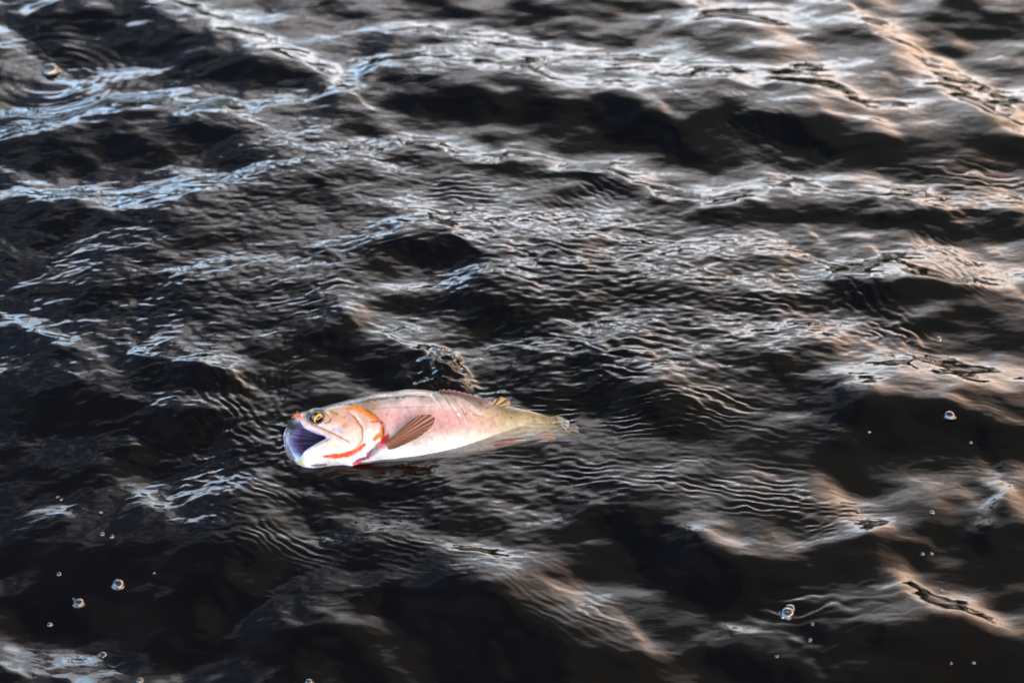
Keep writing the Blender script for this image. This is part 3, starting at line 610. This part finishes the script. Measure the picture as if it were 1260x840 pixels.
fin('dorsal_fin', [(540, 482.5, 3), (560, 485, 4), (582, 489, 5)], [(541, 479, 8), (556, 479.5, 14), (578, 484.5, 18), (600, 492.5, 17), (604, 497, 15), (592, 497, 13)], 12, (.34, .22, .18), (.30, .15, .15), thick=1.6)
fin('adipose_fin', [(606, 498, 8), (616, 501, 8)], [(608, 491, 9), (617, 488, 10), (627, 491.5, 10), (628, 497, 10), (620, 502, 9)], 3, (.30, .24, .08), (.30, .18, .09), thick=2.4)
fin('pelvic_fin', [(592, 553, 13), (604, 553, 13)], [(604, 546, 15), (622, 541.5, 15), (642, 541, 13), (646, 545, 11), (628, 551, 10), (610, 556, 11)], 9, (.55, .24, .20), (.55, .18, .13), thick=1.5)
fin('anal_fin', [(658, 538, 10.5), (667, 546, 8.5)], [(668, 532.5, 12), (675, 535, 12), (684.5, 542, 10), (684, 547, 8), (678, 548.5, 8), (669, 547.5, 8)], 7, (.68, .46, .30), (.80, .34, .02), thick=1.5)
fin('tail_fin', [(685, 513, 3), (691, 528, 4), (687, 545, 3)],
    [(693, 515, 3), (700, 520.5, 4), (702, 526, 6), (698, 533, 8), (694, 536, 6), (700, 530.5, 0), (708, 529, -5), (713, 533, -6), (712, 540, -6), (717, 546, -9), (706, 543.5, -4), (694, 544, 1)], 15, (.72, .74, .58), (.78, .80, .74), thick=1.6)
# eye -------------------------------------------------------------------
def simple_mat(name, col, rough=0.3, coat=0.0, metal=0.0):
    m, t, out = new_mat(name); pb = N(t, 'ShaderNodeBsdfPrincipled'); nz = N(t, 'ShaderNodeTexNoise'); nz.inputs['Scale'].default_value = 300; nz.inputs['Detail'].default_value = 3
    t.links.new(mixc(t, nz.outputs['Fac'], tuple(c * 0.75 for c in col), tuple(min(1, c * 1.25) for c in col)), pb.inputs['Base Color'])
    pb.inputs['Roughness'].default_value = rough; pb.inputs['Coat Weight'].default_value = coat; pb.inputs['Coat Roughness'].default_value = 0.03; pb.inputs['Metallic'].default_value = metal
    t.links.new(pb.outputs[0], out.inputs[0]); return m
m_eye = simple_mat('dark_eyeball', (.012, .012, .014), .25, .15); m_iris = simple_mat('golden_iris', (.66, .32, .01), .35, .2); m_pupil = simple_mat('black_pupil', (.003, .003, .004), .15, .3)
ec = flank_c(390, 513); ecen = fish_pt(np.array((390.0, 513.5, ec - 4.0))); ER = 7.6 * FS
gaze = fish_pt(np.array((394.2, 517.0, ec + 3.0))) - ecen; gaze /= np.linalg.norm(gaze)
def cap(name, R, a0, a1, mat, parent, squash=1.0):
    e1 = np.cross(gaze, (0, 0, 1.0)); e1 /= np.linalg.norm(e1); e2 = np.cross(gaze, e1)
    al = np.linspace(a0, a1, 12)[:, None]; be = np.linspace(0, 2 * np.pi, 40, endpoint=False)[None, :]
    al = al * (1 + 0.05 * np.sin(3 * be + 1))
    P = ecen - org + R * (np.cos(al)[..., None] * gaze + np.sin(al)[..., None] * (np.cos(be)[..., None] * e1 * squash + np.sin(be)[..., None] * e2))
    return grid_mesh(name, P, mat, parent, closed_v=True)
eye = cap('eye', ER, 0.002, 2.6, m_eye, trout)
cap('iris', ER * 1.012, rad(24), rad(50), m_iris, eye); cap('pupil', ER * 1.02, 0.002, rad(33), m_pupil, eye, 1.15)

# fishing fly in the upper lip -------------------------------------------
m_red = simple_mat('red_thread', (.62, .05, .02), .6); m_hack = simple_mat('orange_hackle_fibre', (.70, .28, .14), .6); m_hook = simple_mat('dark_hook_wire', (.10, .10, .11), .3, 0, 1.0)
def tube(path, radii, seg=8):
    path = np.asarray(path, float); P = []
    for i, p in enumerate(path):
        d = path[min(i + 1, len(path) - 1)] - path[max(i - 1, 0)]; d /= np.linalg.norm(d) + 1e-12
        a = np.cross(d, (0.3, 0.1, 1.0)); a /= np.linalg.norm(a); b = np.cross(d, a)
        P.append([p + radii[i] * (math.cos(q) * a + math.sin(q) * b) for q in np.linspace(0, 2 * math.pi, seg, endpoint=False)])
    return np.array(P)
fp = fish_pt(np.array((366.5, 512.5, 13.0)))
fly = bpy.data.objects.new('fishing_fly', None); COL.objects.link(fly); fly.location = tuple(fp); fly.empty_display_size = 0.01
tag(fly, 'tiny red and orange fishing fly hooked in the fish\'s upper lip', 'fishing fly')
def flyp(x, y, c): return fish_pt(np.array((x, y, c), float)) - fp
grid_mesh('thread_body', tube([flyp(363.3, 513.5, 13), flyp(364.5, 513.2, 13.5), flyp(367, 512.5, 14), flyp(369.2, 511.8, 14), flyp(370.5, 511.2, 13.5)], [.0004, .0022, .0027, .0020, .0004]), m_red, fly, True)
hk = [flyp(370, 511, 13), flyp(366, 512.5, 12), flyp(362, 514.5, 11), flyp(360, 518, 10), flyp(362, 521, 9), flyp(365.5, 521.5, 8.5), flyp(367.5, 519, 8.5)]
grid_mesh('hook', tube(catmull(np.array(hk)[:, None], [6] * 6)[:, 0], list(np.linspace(.0006, .0003, 37))), m_hook, fly, True)
Pv, Pf = [], []
rf = np.random.default_rng(9)
for k in range(46):
    b0 = flyp(365 + 4 * rf.random(), 512.8 - 1.2 * rf.random(), 13.5); a = rf.random() * 6.28
    tip = b0 + FS * ((4.0 + 5.5 * rf.random()) * (math.cos(a) * fu + math.sin(a) * fd) + (1 + 5 * rf.random()) * fn)
    side = np.cross(tip - b0, fn); side *= .00045 / np.linalg.norm(side); up = fn * .00028; i = len(Pv)
    Pv += [b0 - side, b0 + side, b0 + up, tip]; Pf += [(i, i + 1, i + 3), (i + 1, i + 2, i + 3), (i + 2, i, i + 3)]
hackle = mesh_obj('hackle', Pv, Pf, m_hack, fly); hackle['kind'] = 'stuff'

# ------------------------------------------------------------------ bubbles floating on the water
m_bub, t, out = new_mat('bubble_film')
fr = N(t, 'ShaderNodeFresnel'); fr.inputs['IOR'].default_value = 2.2; g = N(t, 'ShaderNodeBsdfGlossy'); g.inputs['Roughness'].default_value = 0.02
tp = N(t, 'ShaderNodeBsdfTransparent'); ms = N(t, 'ShaderNodeMixShader'); t.links.new(fr.outputs[0], ms.inputs[0]); t.links.new(tp.outputs[0], ms.inputs[1]); t.links.new(g.outputs[0], ms.inputs[2]); t.links.new(ms.outputs[0], out.inputs[0])
prof = [(1.22, -0.05), (1.12, 0.02), (1.05, 0.10), (1.01, 0.22), (0.98, 0.36), (0.90, 0.54), (0.76, 0.70), (0.56, 0.83), (0.30, 0.91), (0.02, 0.94)]
be = np.linspace(0, 2 * np.pi, 28, endpoint=False)
bub_me = None
def bubble(px, py, dia, label, group=None):
    global bub_me
    w = on_water(px, py); z = water_z(w[0], w[1]); w = on_water(px, py, z); z = water_z(w[0], w[1])
    r_ = dia / 2 * np.linalg.norm(w - CAMP) / FPX
    if bub_me is None:
        o = grid_mesh('bubble', np.array([[(a * math.cos(b), a * math.sin(b), h) for b in be] for a, h in prof]), m_bub, None, True); bub_me = o.data
    else:
        o = bpy.data.objects.new('bubble', bub_me); COL.objects.link(o)
    o.location = (w[0], w[1], z); o.scale = (r_, r_ * random.uniform(.9, 1.05), r_ * random.uniform(.85, 1.0)); o.rotation_euler = (0, 0, random.random() * 6)
    tag(o, label, 'bubble', group); return o
GB = 'bubbles floating on the water'
bubble(62, 87, 20, 'large clear bubble ringed by faint round ripples on dark water', GB)
bubble(146, 720, 15, 'clear round bubble above and right of its slightly smaller twin', GB)
bubble(98, 746, 13, 'clear round bubble with a speck of foam touching its rim', GB)
bubble(91, 740, 3, 'speck of foam touching the rim of a clear bubble', GB)
bubble(969, 755, 17, 'bright white-rimmed bubble, the front one of a joined pair', GB)
bubble(972, 749, 13, 'bright bubble joined behind a white-rimmed one', GB)
bubble(1169, 507, 13, 'bright white bubble at the edge of a large dark trough', GB)
for x, y, d in [(1155, 418, 8), (126, 657, 6), (138, 660, 5), (73, 707, 5), (62, 771, 6), (97, 804, 7), (126, 803, 10), (172, 837, 8), (380, 839, 9), (1055, 628, 6), (1147, 630, 6), (1135, 681, 5), (1146, 681, 4),
                (1000, 767, 4), (997, 787, 5), (956, 807, 4), (1195, 541, 4), (124, 630, 4), (71, 611, 4), (76, 614, 3), (1071, 519, 4), (1159, 726, 4), (1198, 815, 4), (1170, 815, 3), (190, 705, 3)]:
    bubble(x, y, d, 'tiny glinting bubble scattered alone or in a loose cluster on the water', GB)
